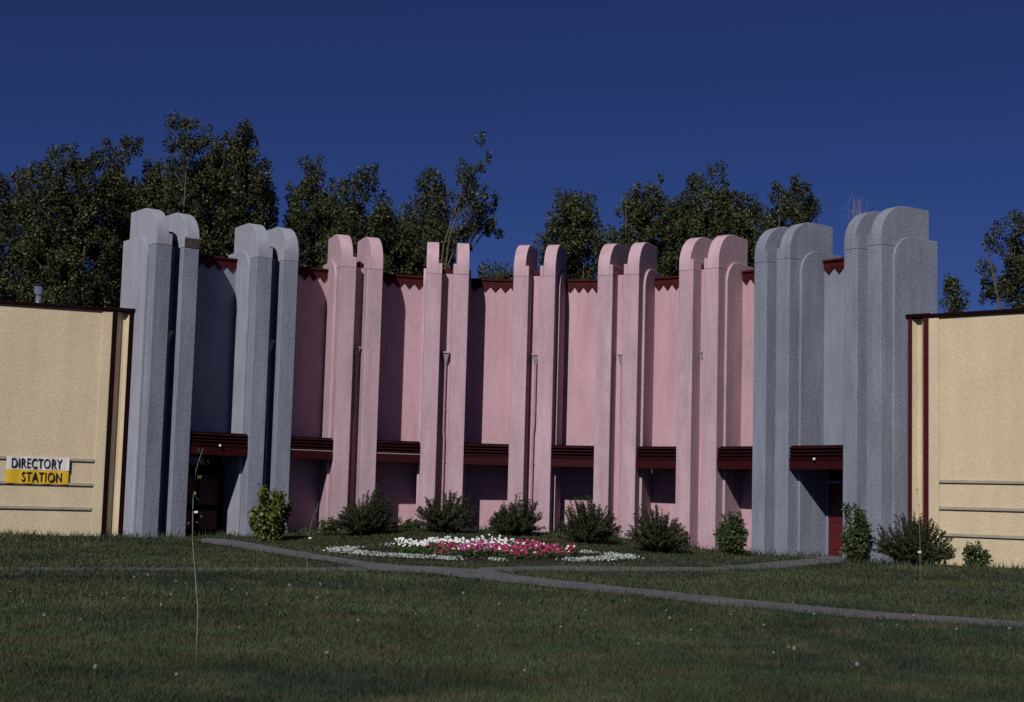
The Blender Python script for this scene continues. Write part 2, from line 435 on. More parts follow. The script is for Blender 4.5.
# the bays between the pairs
bay_door = {}
for i in range(8):
    blue = i in (0, 7)
    A = L(i, UO + LT, 0, 0); B = L(i + 1, -(UO + LT), 0, 0)
    T = (B - A); W = T.length; T.normalize(); Nn = Vector((T.y, -T.x, 0))     # Nn faces the lawn
    def Q(u, v, z): return A + T * u + Nn * v + Vector((0, 0, z))
    def qbox(mb, u0, u1, v0, v1, z0, z1):
        mb.box8([Q(u0, v0, z0), Q(u1, v0, z0), Q(u1, v1, z0), Q(u0, v1, z0), Q(u0, v0, z1), Q(u1, v0, z1), Q(u1, v1, z1), Q(u0, v1, z1)])
    mw = M['blue_wall' if blue else 'pink_wall']
    w = MB(); qbox(w, -.05, W + .05, -.30, 0, (ZCB + .10) if blue else -.4, ZPAR - .02)
    rec = -.20 if blue else 0.
    if blue: qbox(w, -.12, W + .12, -.60, rec, -.4, ZPAR - .2)
    wall = w.build('wall', mw, hall)
    if blue: wall['label'] = 'blue-grey wall panel'
    # sawtooth parapet trim
    band = .15 * S; amp = .17 * S; n = 5
    p = [(0, ZPAR), (0, ZPAR - band)]
    for k in range(n):
        p += [(W * (k + .5) / n, ZPAR - band - amp), (W * (k + 1) / n, ZPAR - band)]
    p += [(W, ZPAR)]
    t = MB(); t.prism(p, lambda q: Q(q[0], .003, q[1]), lambda q: Q(q[0], .05, q[1]))
    trim = t.build('sawtooth_trim', M['maroon'], wall)
    c = MB(); qbox(c, -.02, W + .02, -.34, .10, ZPAR + .001, ZPAR + .07); c.build('coping', M['maroon'], wall, bevel=.01)
    # canopy between the fins, front edge just behind their faces
    FL = L(i, UO + .002, DP - .05 * S, 0); FR = L(i + 1, -(UO + .002), DP - .05 * S, 0)
    BLp = L(i, UO + LT + .002, .003, 0); BRp = L(i + 1, -(UO + LT + .002), .003, 0)
    T2 = (FR - FL).normalized(); N2 = Vector((T2.y, -T2.x, 0))
    def cbox(mb, z0, z1, proud=0., back=None):
        f0, f1 = FL + N2 * proud, FR + N2 * proud
        b0, b1 = (BLp, BRp) if back is None else (FL - N2 * back, FR - N2 * back)
        mb.box8([Vector((q.x, q.y, z0)) for q in (b0, b1, f1, f0)] + [Vector((q.x, q.y, z1)) for q in (b0, b1, f1, f0)])
    zf = ZCB + (ZCT - ZCB) * .36
    slab = MB()
    # hull keeps clear of the side steps: it starts where they end
    cbox(slab, ZCB + .03, ZCT - .03, -.10, .34)
    s0, s1 = FL - N2 * .33 + T2 * (LT + .004), FR - N2 * .33 - T2 * (LT + .004)
    slab.box8([Vector((q.x, q.y, ZCB + .035)) for q in (BLp, BRp, s1, s0)] + [Vector((q.x, q.y, ZCT - .04)) for q in (BLp, BRp, s1, s0)])
    can = slab.build('canopy', M['maroon_dark'], hall)  # near-black hull: shade between the louvres put into its colour
    fs = MB(); cbox(fs, ZCB, zf, 0, .058)
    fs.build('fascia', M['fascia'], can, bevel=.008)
    lip = MB(); cbox(lip, zf + .001, zf + .028, .02, .058)
    lip.build('drip_edge', M['hopper'] if i in (1, 2) else M['fascia'], can)  # paler lip in two bays paints a highlight along the edge
    for k in range(4):
        z0 = zf + .075 + k * (ZCT - zf - .075) / 4
        sl = MB(); f0, f1 = FL, FR
        d = .065; th = .034
        sl.box8([f0 - N2 * .098 + Vector((0, 0, z0)), f1 - N2 * .098 + Vector((0, 0, z0)), f1 + Vector((0, 0, z0 - .03)), f0 + Vector((0, 0, z0 - .03)),
                 f0 - N2 * .098 + Vector((0, 0, z0 + th)), f1 - N2 * .098 + Vector((0, 0, z0 + th)), f1 + Vector((0, 0, z0 + th - .03)), f0 + Vector((0, 0, z0 + th - .03))])
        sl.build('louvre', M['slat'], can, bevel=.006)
    if i in (0, 7):
        # lamp on the fascia
        mid = FL.lerp(FR, .5) + Vector((0, 0, zf + .03)) + N2 * .09
        lm = MB(); lm.lathe([(.0, -.042), (.024, -.035), (.04, -.012), (.04, .012), (.024, .035), (.012, .042)], mid, 14)
        lp = lm.build('lamp_globe', M['glass_white'], can, smooth=True)
        # double door at the back of the bay
        dz = 2.15; g0 = .10
        for s in (0, 1):
            d = MB(); ua = W / 2 * s + (g0 if s == 0 else .006); ub = W / 2 * (s + 1) - (g0 if s == 1 else .006)
            qbox(d, ua, ub, rec + .012, rec + .06, .04, dz)
            dr = d.build('door', M['door' if i == 7 else 'maroon_dark'], hall, bevel=.006)  # left doors near black: shade of the bay put into the colour
            for (za, zb) in ((.22, .82), (1.0, 1.9)):
                pnl = MB(); qbox(pnl, ua + .11, ub - .11, rec + .061, rec + .078, za, zb); pnl.build('door_panel', M['door'], dr, bevel=.008)
            hd = MB(); uh = ub - .07 if s == 0 else ua + .07
            hd.tube([Q(uh, rec + .061, .98), Q(uh, rec + .12, .98), Q(uh, rec + .12, 1.22), Q(uh, rec + .061, 1.22)], .012, 8); hd.build('door_handle', M['metal'], dr, smooth=True)
        fr = MB()
        qbox(fr, .03, g0 - .004, rec + .002, rec + .09, .04, dz + .08); qbox(fr, W - g0 + .004, W - .03, rec + .002, rec + .09, .04, dz + .08); qbox(fr, g0 - .003, W - g0 + .003, rec + .002, rec + .09, dz + .005, dz + .08)
        fr.build('door_frame', M['blue_wall'] if i == 7 else M['maroon_dark'], hall)  # left frame darkened like its doors to stand in for shade
        tg = MB(); qbox(tg, g0 - .02, W - g0 + .02, rec + .003, rec + .03, dz + .082, ZCB + .08); tg.build('shade_panel', M['shade_dark'], hall)  # dark glossy panel added over the doors to deepen shade under the canopy
        stp = MB(); qbox(stp, .02, W - .02, rec + .1, DP * .96, -.2, .035); stp.build('door_step', M['path'], hall, bevel=.01)

# cream wings
def wing(i, side, a, label):
    P0 = L(i, side * (UO + LT), (.30 if side < 0 else .43) * S, 0)
    D = Vector((math.cos(a) * side, math.sin(a) * side, 0)); Nn = Vector((math.sin(a), -math.cos(a), 0))
    def Q(s_, v, z): return P0 + D * s_ + Nn * v + Vector((0, 0, z))
    def qbox(mb, s0, s1, v0, v1, z0, z1):
        q = [(s0, v0), (s1, v0), (s1, v1), (s0, v1)]
        if side > 0: mb.box8([Q(*c, z0) for c in q] + [Q(*c, z1) for c in q])
        else:
            q = q[::-1]; mb.box8([Q(*c, z0) for c in q] + [Q(*c, z1) for c in q])
    HW = (4.57 + 1.28) * S; LEN = 17.0
    k = S
    x1, x2, x3, x4, x5 = .03 * k, .12 * k, .42 * k, .54 * k, .80 * k
    w = MB(); qbox(w, -.6, LEN, -.45, -.16, -.4, HW)                 # back of the channel and core of the wall
    wl = w.build('wing_wall', M['yellow'], hall); wl['label'] = label
    m = MB(); qbox(m, x5, LEN, -.159, -.02, -.4, HW - .003)
    m.build('wall_face', M['yellow'], wl)
    m = MB(); qbox(m, x4 + .001, x5 - .001, -.159, .02, -.4, HW - .003); m.build('pier', M['yellow'], wl, bevel=.015)
    for (p, q, sp) in ((x2, x2 + .09, 1), (x3 - .14, x3, -1)):       # splayed jambs
        m = MB()
        pts = [(p, -.159), (q, -.159), (p if sp > 0 else q, .0)]
        m.prism(pts, lambda c: Q(c[0], c[1], -.4), lambda c: Q(c[0], c[1], HW - .004)); m.build('splayed_jamb', M['yellow'], wl)
    for (p, q) in ((x1, x2 - .002), (x3 + .002, x4)):
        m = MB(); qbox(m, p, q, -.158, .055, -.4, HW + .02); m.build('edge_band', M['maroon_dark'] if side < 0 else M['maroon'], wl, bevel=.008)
    m = MB(); qbox(m, x4 + .05, LEN, -.48, .06, HW + .001, HW + .10); m.build('coping', M['maroon_dark'], wl, bevel=.01)
    m = MB(); qbox(m, -.1, x4 + .048, -.48, .085, HW + .022, HW + .12); m.build('coping', M['maroon_dark'], wl, bevel=.01)
    for zz in (.66 * k, 1.28 * k, 1.905 * k):
        m = MB(); qbox(m, x5 + .006, LEN, -.019, .035, zz, zz + .085); m.build('ledge_rail', M['rail'], wl, bevel=.012)
    return P0, D, Nn, HW, wl
PL = wing(0, -1, .37, 'left cream yellow wing wall')
PR = wing(8, 1, -.70, 'right cream yellow wing wall')

# flat roofs and the rear of the hall
r = MB()
inner = [L(0, -UO, -.2, 0)]
for i in range(9):
    inner += [L(i, -(UO), -.15, 0), L(i, UO, -.15, 0)]
pts = [(p.x, p.y) for p in inner[1:]] + [(11.5, CY + 24), (-11.5, CY + 24)]
zr = ZPAR - .5
r.prism(pts, lambda p: (p[0], p[1], zr - .3), lambda p: (p[0], p[1], zr)); r.build('roof', M['roof'], hall)
rw = MB()
for a, b in (((11.5, CY + 24), (-11.5, CY + 24)), (pts[17], (11.5, CY + 24)), ((-11.5, CY + 24), pts[0])):
    d = Vector((b[0] - a[0], b[1] - a[1], 0)).normalized(); n_ = Vector((-d.y, d.x, 0)) * .3
    q = [Vector((*a, 0)), Vector((*b, 0)), Vector((*b, 0)) + n_, Vector((*a, 0)) + n_]
    rw.box8([p + Vector((0, 0, -.3)) for p in q] + [p + Vector((0, 0, zr - .301)) for p in q])
rw.build('rear_wall', M['yellow'], hall)
for (P0, D, Nn, HW, wl) in (PL, PR):
    m = MB()
    q = [P0 - Nn * .46, P0 + D * 17 - Nn * .46, P0 + D * 17 - Nn * 12, P0 - Nn * 12]
    if D.x < 0: q = q[::-1]
    m.box8([p + Vector((0, 0, -.3)) for p in q] + [p + Vector((0, 0, HW - .35)) for p in q])
    m.build('wing_roof', M['roof'], wl)

# ventilator on the left wing roof
vp = at(38.5, 300, 47.5); vz = PL[3]
v0 = (vp.x, vp.y, vz - .36)
ven = empty('roof_ventilator', v0, 'small shiny metal ventilator standing on the roof of the left cream wing', 'ventilator')
zoff = at(38.5, 297, 47.5).z - v0[2]
m = MB(); m.lathe([(.10, 0), (.10, zoff + .05)], v0, 14); m.build('pipe', M['metal'], ven, smooth=True)
m = MB(); m.lathe([(.10, zoff + .051), (.15, zoff + .08), (.15, zoff + .32), (.11, zoff + .36)], v0, 8); m.build('head', M['metal'], ven)
m = MB(); m.lathe([(.17, zoff + .361), (.17, zoff + .39), (.03, zoff + .46)], v0, 14); m.build('cowl', M['black'], ven)

# banner on the left wing
P0, D, Nn, HW, wl = PL
def wing_hit(px, py):
    d = ray(px, py); o = Vector((0, 0, EYE))
    t = (P0 + Nn * .045 - o).dot(Nn) / d.dot(Nn)
    p = o + d * t
    return (p - P0).dot(D), p.z
sr_, zt1 = wing_hit(69.5, 458); _, zb1 = wing_hit(69.0, 484.5); _, zm1 = wing_hit(69.5, 471)
sl_, _ = wing_hit(6, 470)
def Qw(s_, v, z): return P0 + D * s_ + Nn * v + Vector((0, 0, z))
bl = Qw((sr_ + sl_) / 2, .05, zb1)
ban = empty('vinyl_banner', tuple(bl), 'white and golden banner with black capitals hung low on the left cream wall', 'banner')
def sheet(name, z0, z1, m_):
    mb = MB(); n = 24
    def P(k, z):
        s_ = sl_ + (sr_ - sl_) * k / n
        w_ = .012 * math.sin(k * .9) + (.03 if k == n and z > zm1 else 0)
        return s_, .05 + w_
    for k in range(n + 1):
        for z in (z0, (z0 + z1) / 2, z1):
            s_, v_ = P(k, z); mb.v.append(tuple(Qw(s_, v_, z)))
    for k in range(n):
        for j in range(2):
            a = k * 3 + j; mb.f.append((a, a + 3, a + 4, a + 1))
    o = mb.build(name, m_, ban)
    so = o.modifiers.new('thick', 'SOLIDIFY'); so.thickness = .006
sheet('white_half', zm1 + .002, zt1, M['ban_white']); sheet('golden_half', zb1, zm1 - .002, M['ban_yellow'])
yaw = .37
def word(txt, s_right, z0, h, wpx, m_):
    cu = bpy.data.curves.new('tmp', 'FONT'); cu.body = txt; cu.size = 1; cu.space_character = 1.12; cu.extrude = .01; cu.offset = .013
    ob = bpy.data.objects.new('tmp', cu); COL.objects.link(ob)
    bpy.context.view_layer.update()
    me = bpy.data.meshes.new_from_object(ob.evaluated_get(bpy.context.evaluated_depsgraph_get()))
    bpy.data.objects.remove(ob)
    co = np.array([v.co[:] for v in me.vertices]); mn, mx = co.min(0), co.max(0)
    full = abs(sl_ - sr_)
    for v in me.vertices:
        fx = (v.co.x - mn[0]) / (mx[0] - mn[0]); fz = (v.co.y - mn[1]) / (mx[1] - mn[1])
        s_ = s_right + wpx * (1 - fx)
        p = Qw(s_, .075 + v.co.z * .3, z0 + h * fz) - Vector(bl)
        v.co = p
    me.materials.clear(); me.materials.append(m_)
    o = bpy.data.objects.new('lettering', me); COL.objects.link(o); o.parent = ban
    WL[o.name] = tuple(bl)
    return o
s_y, _ = wing_hit(62, 465); s_r, _ = wing_hit(11.5, 465); s_n, _ = wing_hit(61.5, 478); s_s, _ = wing_hit(21.5, 478)
hh = (zt1 - zm1)
word('DIRECTORY', s_y, zm1 + hh * .12, hh * .76, s_r - s_y, M['ink'])
word('STATION', s_n, zb1 + hh * .14, hh * .74, s_s - s_n, M['ink'])

# ------------------------------------------------------------ trees behind
def px_w(w, Y): return w * Y / F_PX
def axat(ax, z):
    for a, b in zip(ax, ax[1:]):
        if z <= b.z: return a.lerp(b, max(0, (z - a.z) / (b.z - a.z)))
    return ax[-1]
def tree(name, label, plumes, Y, leafm, dens=1.0, lean=None, leafsize=.112, zlow=5.0, loose=False, group='trees behind the hall'):
    cxp = sum(p[0] for p in plumes) / len(plumes)
    base = at(cxp if lean is None else lean, 300, Y); bx = base.x
    loc = (bx, Y, 0)
    root = empty(name, loc, label, 'tree', group)
    clumps = []
    ztops = [at(p[0], p[1], Y).z for p in plumes]
    fork = 2.2
    tr = MB(); wob = random.uniform(-.3, .3)
    hz = max(ztops)
    tr.tube([(bx, Y, -.2), (bx + wob * .3, Y, 1.2), (bx + wob, Y, fork), (bx + wob * 1.3, Y, 4.2)], [.34, .27, .22, .16], 10)
    for (p, zt) in zip(plumes, ztops):
        ppx, ppy, w = p[:3]; w = w * 1.4
        R0 = px_w(w, Y) / 2; dy = random.uniform(-1, 1) * 1.2
        x0 = at(ppx, ppy, Y).x
        zl = p[3] if len(p) > 3 else zlow
        if len(p) > 3: zl = at(ppx, p[3], Y).z
        ax = [Vector((bx + wob, Y, fork)), Vector((bx + (x0 - bx) * .55, Y + dy * .5, fork + (zl - fork) * .8 + .5)), Vector((x0, Y + dy, (zl + zt) / 2)), Vector((x0 + random.uniform(-.1, .1), Y + dy, zt - .5))]
        tr.tube(ax, ([.11, .075, .045, .01] if not loose else [.06, .04, .02, .006]), 7)
        n = int(dens * (zt - zl) * R0 * 12.5)
        for k in range(n):
            f = random.random() ** .85
            z = zt - .25 - f * (zt - zl)
            dd = zt - z
            env = R0 * min(1, .30 + .42 * math.sqrt(dd)) * (1 + .22 * math.sin(z * 2.1 + x0 * 3))
            th = random.uniform(0, 6.283); rr = env * math.sqrt(random.random()) * .95
            c = Vector((x0 + rr * math.cos(th), Y + dy + rr * math.sin(th) * 1.25, z + random.uniform(-.2, .2)))
            cr_ = random.uniform(.20, .48) * (.75 if loose else 1)
            clumps.append((c, cr_))
            if random.random() < .35:
                q = axat(ax, z - rr * .9 - .2); tr.tube([q, q.lerp(c, .6) + Vector((0, 0, .08)), c], [.028, .018, .006], 4)
    tr.build('trunk', M['bark'], root, smooth=True)
    P = []
    for c, r_ in clumps:
        m_ = int((140 if not loose else 105) * (r_ / .4) ** 1.6) + 12
        g_ = rng.normal(size=(m_, 3)); g_ /= np.linalg.norm(g_, axis=1)[:, None]
        rad = r_ * rng.uniform(.15, 1.0, m_) ** .6
        g_ = g_ * rad[:, None] * np.array([.85, .85, 1.25])
        P.append(g_ + np.array(c))
    P = np.vstack(P)
    fast_mesh('crown', leaves(P, leafsize), 4, leafm, root)
    return root
TD = M['leaf_dark']; TG = M['leaf_green']
tree('cottonwood_tree', 'dark cottonwood at the far left edge behind the left cream wing', [(-25, 140, 50), (8, 158, 44), (-5, 190, 60), (-60, 150, 60)], 62, TD)
tree('cottonwood_tree', 'broad olive cottonwood above the low cream wall on the left, with three even tops', [(44, 163, 44), (72, 151, 44), (98, 153, 42), (50, 185, 60), (85, 180, 60)], 60, TD)
tree('cottonwood_tree', 'olive cottonwood rising just left of the first pair of blue-grey fins', [(126, 137, 44), (146, 150, 36), (164, 158, 36), (120, 175, 50), (150, 180, 60)], 62, TD)
tree('cottonwood_tree', 'tallest dense cottonwood, above and right of the first pair of blue-grey fins', [(194, 119, 42), (222, 121, 46), (247, 126, 42), (258, 150, 22, 235), (210, 150, 60), (240, 150, 50), (180, 158, 40)], 61, TD, dens=1.1)
tree('poplar_tree', 'pointed green poplar between the second blue-grey pair and the first pink pair', [(312, 153, 36), (300, 175, 30), (332, 168, 32), (318, 190, 54), (340, 200, 40)], 63, TG)
tree('poplar_tree', 'round-topped poplar directly above the first pink pair of fins', [(368, 167, 36), (349, 185, 36), (386, 195, 34), (360, 205, 54), (385, 215, 40)], 61, TG)
tree('poplar_tree', 'open-crowned poplar with a thin top above the sloping gap before the second pink pair', [(431, 162, 28), (416, 192, 36), (441, 190, 28, 262), (402, 205, 44), (425, 220, 56), (445, 225, 30)], 62, TG, dens=.95)
tree('poplar_tree', 'slender leaning poplar with loose foliage and bare lower trunk left of the blue gap', [(478, 141, 22, 196), (466, 160, 22, 205), (488, 190, 28, 232), (470, 196, 30, 240), (494, 208, 20, 226)], 58, TG, dens=.95, lean=418, loose=True)
tree('poplar_tree', 'small low poplar peeping over the parapet in the middle of the blue gap', [(494, 250, 30), (483, 262, 22), (507, 265, 16)], 64, TG)
tree('poplar_tree', 'upright poplar standing alone above the middle pink pair of fins', [(574, 180, 34), (560, 192, 28), (590, 188, 26), (566, 205, 44), (584, 205, 40)], 62, TG)
tree('poplar_tree', 'dense poplar behind the fourth pink pair, left one of three joined crowns', [(628, 181, 30), (656, 172, 38), (630, 200, 50), (655, 195, 50), (676, 190, 34)], 61, TG)
tree('poplar_tree', 'tall full poplar above the last pink pair of fins, middle of three joined crowns', [(700, 178, 40), (724, 165, 42), (744, 186, 26), (702, 195, 50), (728, 195, 52), (688, 190, 30)], 62, TG, dens=1.05)
tree('poplar_tree', 'yellow-tinged poplar above the gap before the right blue-grey fins', [(775, 180, 30), (800, 171, 34), (778, 198, 44), (800, 198, 42), (765, 195, 26)], 60, TD)
tree('poplar_tree', 'small poplar top just right of the tallest blue-grey fin', [(944, 277, 18), (957, 296, 18)], 63, TG)
tree('poplar_tree', 'dark poplar at the right edge behind the right cream wing', [(993, 230, 16, 290), (1014, 205, 26), (1040, 195, 40), (1018, 255, 26)], 61, TG)

# bare tree top over the right blue pair
bt = at(860, 300, 58)
root = empty('bare_tree', (bt.x, 58, 0), 'leafless pale twigs showing above the tallest blue-grey fins on the right', 'tree')
t = MB(); q = [Vector((bt.x, 58, -.1)), Vector((bt.x + .1, 58, 5)), at(859, 228, 58)]
t.tube(q, [.14, .09, .03], 8); t.build('trunk', M['twig_pale'], root)
t = MB()
for k in range(26):
    s_ = q[1].lerp(q[2], random.uniform(.6, 1)); e = at(860 + random.uniform(-9, 9), random.uniform(194, 214), 58 + random.uniform(-.6, .6))
    m_ = s_.lerp(e, .5) + Vector((random.uniform(-.25, .25), random.uniform(-.2, .2), random.uniform(-.1, .15))); m2 = m_.lerp(e, .5) + Vector((random.uniform(-.12, .12), 0, .05))
    t.tube([s_, m_, m2, e], [.010, .008, .006, .003], 4)
    for q_ in range(2):
        e2 = m_ + Vector((random.uniform(-.4, .4), random.uniform(-.3, .3), random.uniform(.05, .45))); t.tube([m_, m_.lerp(e2, .5) + Vector((.04, 0, 0)), e2], [.006, .005, .002], 4)
t.build('twigs', M['twig_pale'], root)

# ------------------------------------------------------------ shrubs
def shrub(name, label, px0, px1, pyt, pyb, Yc, leafm, n, kind, leafsize=.06, group=None):
    """px0..px1, top pyt, base at ground near distance Yc"""
    pc = (px0 + px1) / 2
    x = at(pc, pyb, Yc).x; z0 = float(gh(x, Yc))
    W = px_w(px1 - px0, Yc) / 2; H = at(pc, pyt, Yc).z - z0
    root = empty(name, (x, Yc, z0), label, 'shrub', group)
    st_ = MB(); P = []; lop = random.uniform(0, 6.283); la = random.uniform(.08, .25)
    nst = int({'round': 150, 'leafy': 34, 'climb': 14}[kind] * (W / .9) ** 1.1) + 6
    for k in range(nst):
        th = random.uniform(0, 6.283)
        if kind == 'round':
            q = random.random(); el = math.acos(1 - q * .97)      # from vertical
            rx = W * math.sin(el); top = H * (math.cos(el) ** .8 * .85 + .12) * random.uniform(.8, 1.15) * (1 + la * math.cos(th - lop)); rx *= 1 + .16 * math.sin(2 * th + lop) + .1 * math.sin(5 * th)
        elif kind == 'leafy':
            rx = W * math.sqrt(random.random()); top = H * (1 - .45 * (rx / W) ** 2) * random.uniform(.65, 1.05)
        else:
            rx = W * math.sqrt(random.random()); top = H * random.uniform(.45, 1.0)
        e = Vector((x + rx * math.cos(th), Yc + rx * math.sin(th), z0 + top))
        b = Vector((x + rx * .18 * math.cos(th), Yc + rx * .18 * math.sin(th), z0 - .03))
        mid = b.lerp(e, .55) + Vector((0, 0, .06 * H)) * (1 if kind == 'round' else 0) + Vector((random.uniform(-.05, .05), 0, 0))
        st_.tube([b, mid, e], [.012, .008, .003], 4)
        m_ = int(n * 2.5 / nst)
        f = rng.uniform(.22 if kind == 'round' else .12, 1.02, m_)
        b_, m2, e_ = np.array(b), np.array(mid), np.array(e)
        f_ = f[:, None]
        pos = np.where(f_ < .55, b_ + (m2 - b_) * (f_ / .55), m2 + (e_ - m2) * ((f_ - .55) / .45))
        sp = .035 if kind == 'round' else .085
        P.append(pos + rng.normal(size=(m_, 3)) * (sp * (1.3 - f_ * .7)))
    st_.build('stems', M['twig'], root)
    P = np.vstack(P); P[:, 2] = np.maximum(P[:, 2], z0 + .02)
    fast_mesh('foliage', leaves(P, leafsize, aspect=.5 if kind == 'round' else .8), 4, leafm, root)
    return root
SH = M['shrub']; G1 = 'shrubs planted along the foot of the facade'
shrub('shrub', 'yellow-green leafy shrub at the foot of the second blue-grey pair of fins', 249, 295, 484, 541, 43.6, M['shrub_yellow'], 2600, 'leafy', .10, G1)
shrub('shrub', 'tiny dark shrub between the yellow-green bush and the leftmost round shrub', 320, 336, 515, 536, 45.2, M['shrub_green'], 500, 'leafy', .07, G1)
shrub('shrub', 'wide spiky dark shrub, leftmost of the row, in front of the first pink pair', 334, 397, 494, 538, 45.0, SH, 9000, 'round', .055, G1)
shrub('shrub', 'dark shrub with upright twigs behind the white petunias at the left end of the bed', 418, 472, 492, 534, 46.0, SH, 8000, 'round', .055, G1)
shrub('shrub', 'dark round shrub behind the red flowers, in front of the middle pink pair', 488, 541, 498, 538, 46.0, SH, 8500, 'round', .055, G1)
shrub('shrub', 'dark round shrub just right of the flower bed, in front of the fourth pink pair', 561, 619, 499, 545, 44.5, SH, 9000, 'round', .055, G1)
shrub('shrub', 'dark round shrub in front of the fifth pink pair, rightmost of the round row', 631, 689, 509, 551, 43.0, SH, 9000, 'round', .055, G1)
shrub('shrub', 'narrow light green shrub against the foot of the last pink pair of fins', 717, 747, 512, 558, 41.9, M['shrub_green'], 1500, 'leafy', .09, G1)
shrub('shrub', 'thin dark climbing shrub beside the red door on the right', 842, 868, 505, 564, 40.6, M['shrub_green'], 1300, 'climb', .085, G1)
shrub('shrub', 'large dark spreading shrub where the right blue-grey fins meet the cream wing', 880, 951, 517, 569, 39.3, SH, 11000, 'round', .055, G1)
shrub('shrub', 'small leafy shrub alone in front of the right cream wall', 966, 989, 541, 567, 39.2, M['shrub_green'], 700, 'leafy', .085, G1)
shrub('shrub', 'low weedy green clump between the two leftmost round shrubs', 402, 420, 520, 534, 46.2, M['shrub_green'], 500, 'leafy', .06, G1)

# ------------------------------------------------------------ flower bed
yf = ground_at(480, 563).y; yb = ground_at(480, 544.5).y
BY = (yf + yb) / 2; bc = at(480, 555, BY); BX = bc.x; BR = px_w(149, BY); AR = (yb - yf) / 2 / BR
print('bed', BX, BY, BR, AR)
def ell(n, r0, r1):
    th = rng.uniform(0, 2 * np.pi, n); r_ = np.sqrt(rng.uniform(r0 ** 2, r1 ** 2, n))
    return r_ * np.cos(th), r_ * np.sin(th)
so = MB()
N_ = 48; so.v.append((BX, BY, float(gh(BX, BY)) + .05))
for rr in (.35, .7, 1.0):
    for k in range(N_):
        t = 2 * math.pi * k / N_; x = BX + BR * rr * math.cos(t); y = BY + BR * rr * AR * math.sin(t)
        so.v.append((x, y, float(gh(x, y)) + (.05 if rr < 1 else .012)))
for k in range(N_):
    so.f.append((0, 1 + k, 1 + (k + 1) % N_))
    for j in range(2): so.f.append((1 + j * N_ + k, 1 + (j + 1) * N_ + k, 1 + (j + 1) * N_ + (k + 1) % N_, 1 + j * N_ + (k + 1) % N_))
tag(so.build('flower_bed_soil', M['soil'], smooth=True), None, None, kind='structure')
# alyssum ring, in clumps
A = []
for k in range(300):
    th = random.uniform(0, 6.283); rr = BR * random.uniform(.88, .99)
    cx_, cy_ = BX + rr * math.cos(th), BY + rr * AR * math.sin(th)
    if math.sin(th) < 0 and .18 < math.cos(th) < .60: continue
    if math.sin(th) > .1 and random.random() < .6: continue
    if random.random() < .32: continue
    m_ = 60; r_ = random.uniform(.12, .26)
    x_ = cx_ + rng.normal(0, r_ * .6, m_); y_ = cy_ + rng.normal(0, r_ * .6, m_)
    A.append(np.stack([x_, y_, gh(x_, y_) + .05 + rng.uniform(0, .07, m_)], -1))
A = np.vstack(A)
tag(fast_mesh('alyssum', leaves(A, .042, flat=1.2, aspect=1), 4, M['alyssum'], None, (BX, BY, 0)), 'low mat of tiny white alyssum edging the round flower bed', 'flowers', kind='stuff')
# petunia foliage and blooms
n = 16000; PR_ = px_w(90, BY); PX = at(484, 555, BY).x; PY = BY - .1; PA = AR * 1.12
x_, y_ = ell(n, 0, PR_ * 1.02)
x_ = PX + x_; y_ = PY + y_ * PA
hgt = .10 + .08 * np.sin(x_ * 3) * np.sin(y_ * 2.3)
z_ = gh(x_, y_) + .05 + rng.uniform(0, 1, n) * (hgt + .05)
tag(fast_mesh('bedding_foliage', leaves(np.stack([x_, y_, z_], -1), .07, flat=.3), 4, M['bed_leaf'], None, (BX, BY, 0)), 'green leaves of the bedding plants under the petunia blooms', 'foliage', kind='stuff')
def blooms(name, label, pts, m_, size=.085):
    out = []
    for (x, y, z) in pts:
        nrm = Vector((random.gauss(-.1, .35), random.gauss(-.75, .35), random.uniform(.5, 1.0))).normalized()
        a = nrm.orthogonal().normalized(); b = nrm.cross(a); c = Vector((x, y, z)); s_ = size * random.uniform(.75, 1.2) / 2
        ring_ = []
        for k in range(10):
            t = 2 * math.pi * k / 10; r_ = s_ * (1 if k % 2 == 0 else .78)
            ring_.append(c + (a * math.cos(t) + b * math.sin(t)) * r_ + nrm * s_ * .35)
        out += [c, ring_] if False else []
        for k in range(0, 10, 2):
            out.append([c, ring_[k - 1], ring_[k], ring_[(k + 1) % 10]])
    V = np.array([[tuple(p) for p in q] for q in out])
    tag(fast_mesh(name, V, 4, m_, None, (BX, BY, 0)), label, 'flowers', kind='stuff')
wp, rp, mp = [], [], []
for k in range(2400):
    a_, b_ = ell(1, 0, PR_); x = PX + float(a_[0]); y = PY + float(b_[0]) * PA
    h = float(gh(x, y)) + .19 + .08 * math.sin(x * 3) * math.sin(y * 2.3) + random.uniform(-.04, .10)
    fx = (x - PX) / PR_; fy = (y - PY) / (PR_ * PA)
    white = (fx < -.62 and fy > -.5) or (fy > .35 and fx < .25) or (fy > .8 and fx < .7)
    if fx < -.5 and fy < -.3: continue
    if white:
        if random.random() < .55: wp.append((x, y, h + .04))
        elif random.random() < .06: rp.append((x, y, h))
    elif random.random() < .035: wp.append((x, y, h))
    else:
        if random.random() > (.22 if fx < -.1 and fy < 0 else .48): continue
        if (-.25 < fx < .12 and random.random() < .7) or (fx >= .12 and random.random() < .07): mp.append((x, y, h))
        else: rp.append((x, y, h))
blooms('white_petunias', 'white petunia blooms along the back and left end of the round bed', wp, M['petal_white'], .07)
blooms('red_petunias', 'crimson and red petunia blooms filling the right and front of the bed', rp, M['petal_red'], .07)
blooms('magenta_petunias', 'magenta petunia blooms in the middle of the round bed', mp, M['petal_magenta'], .07)

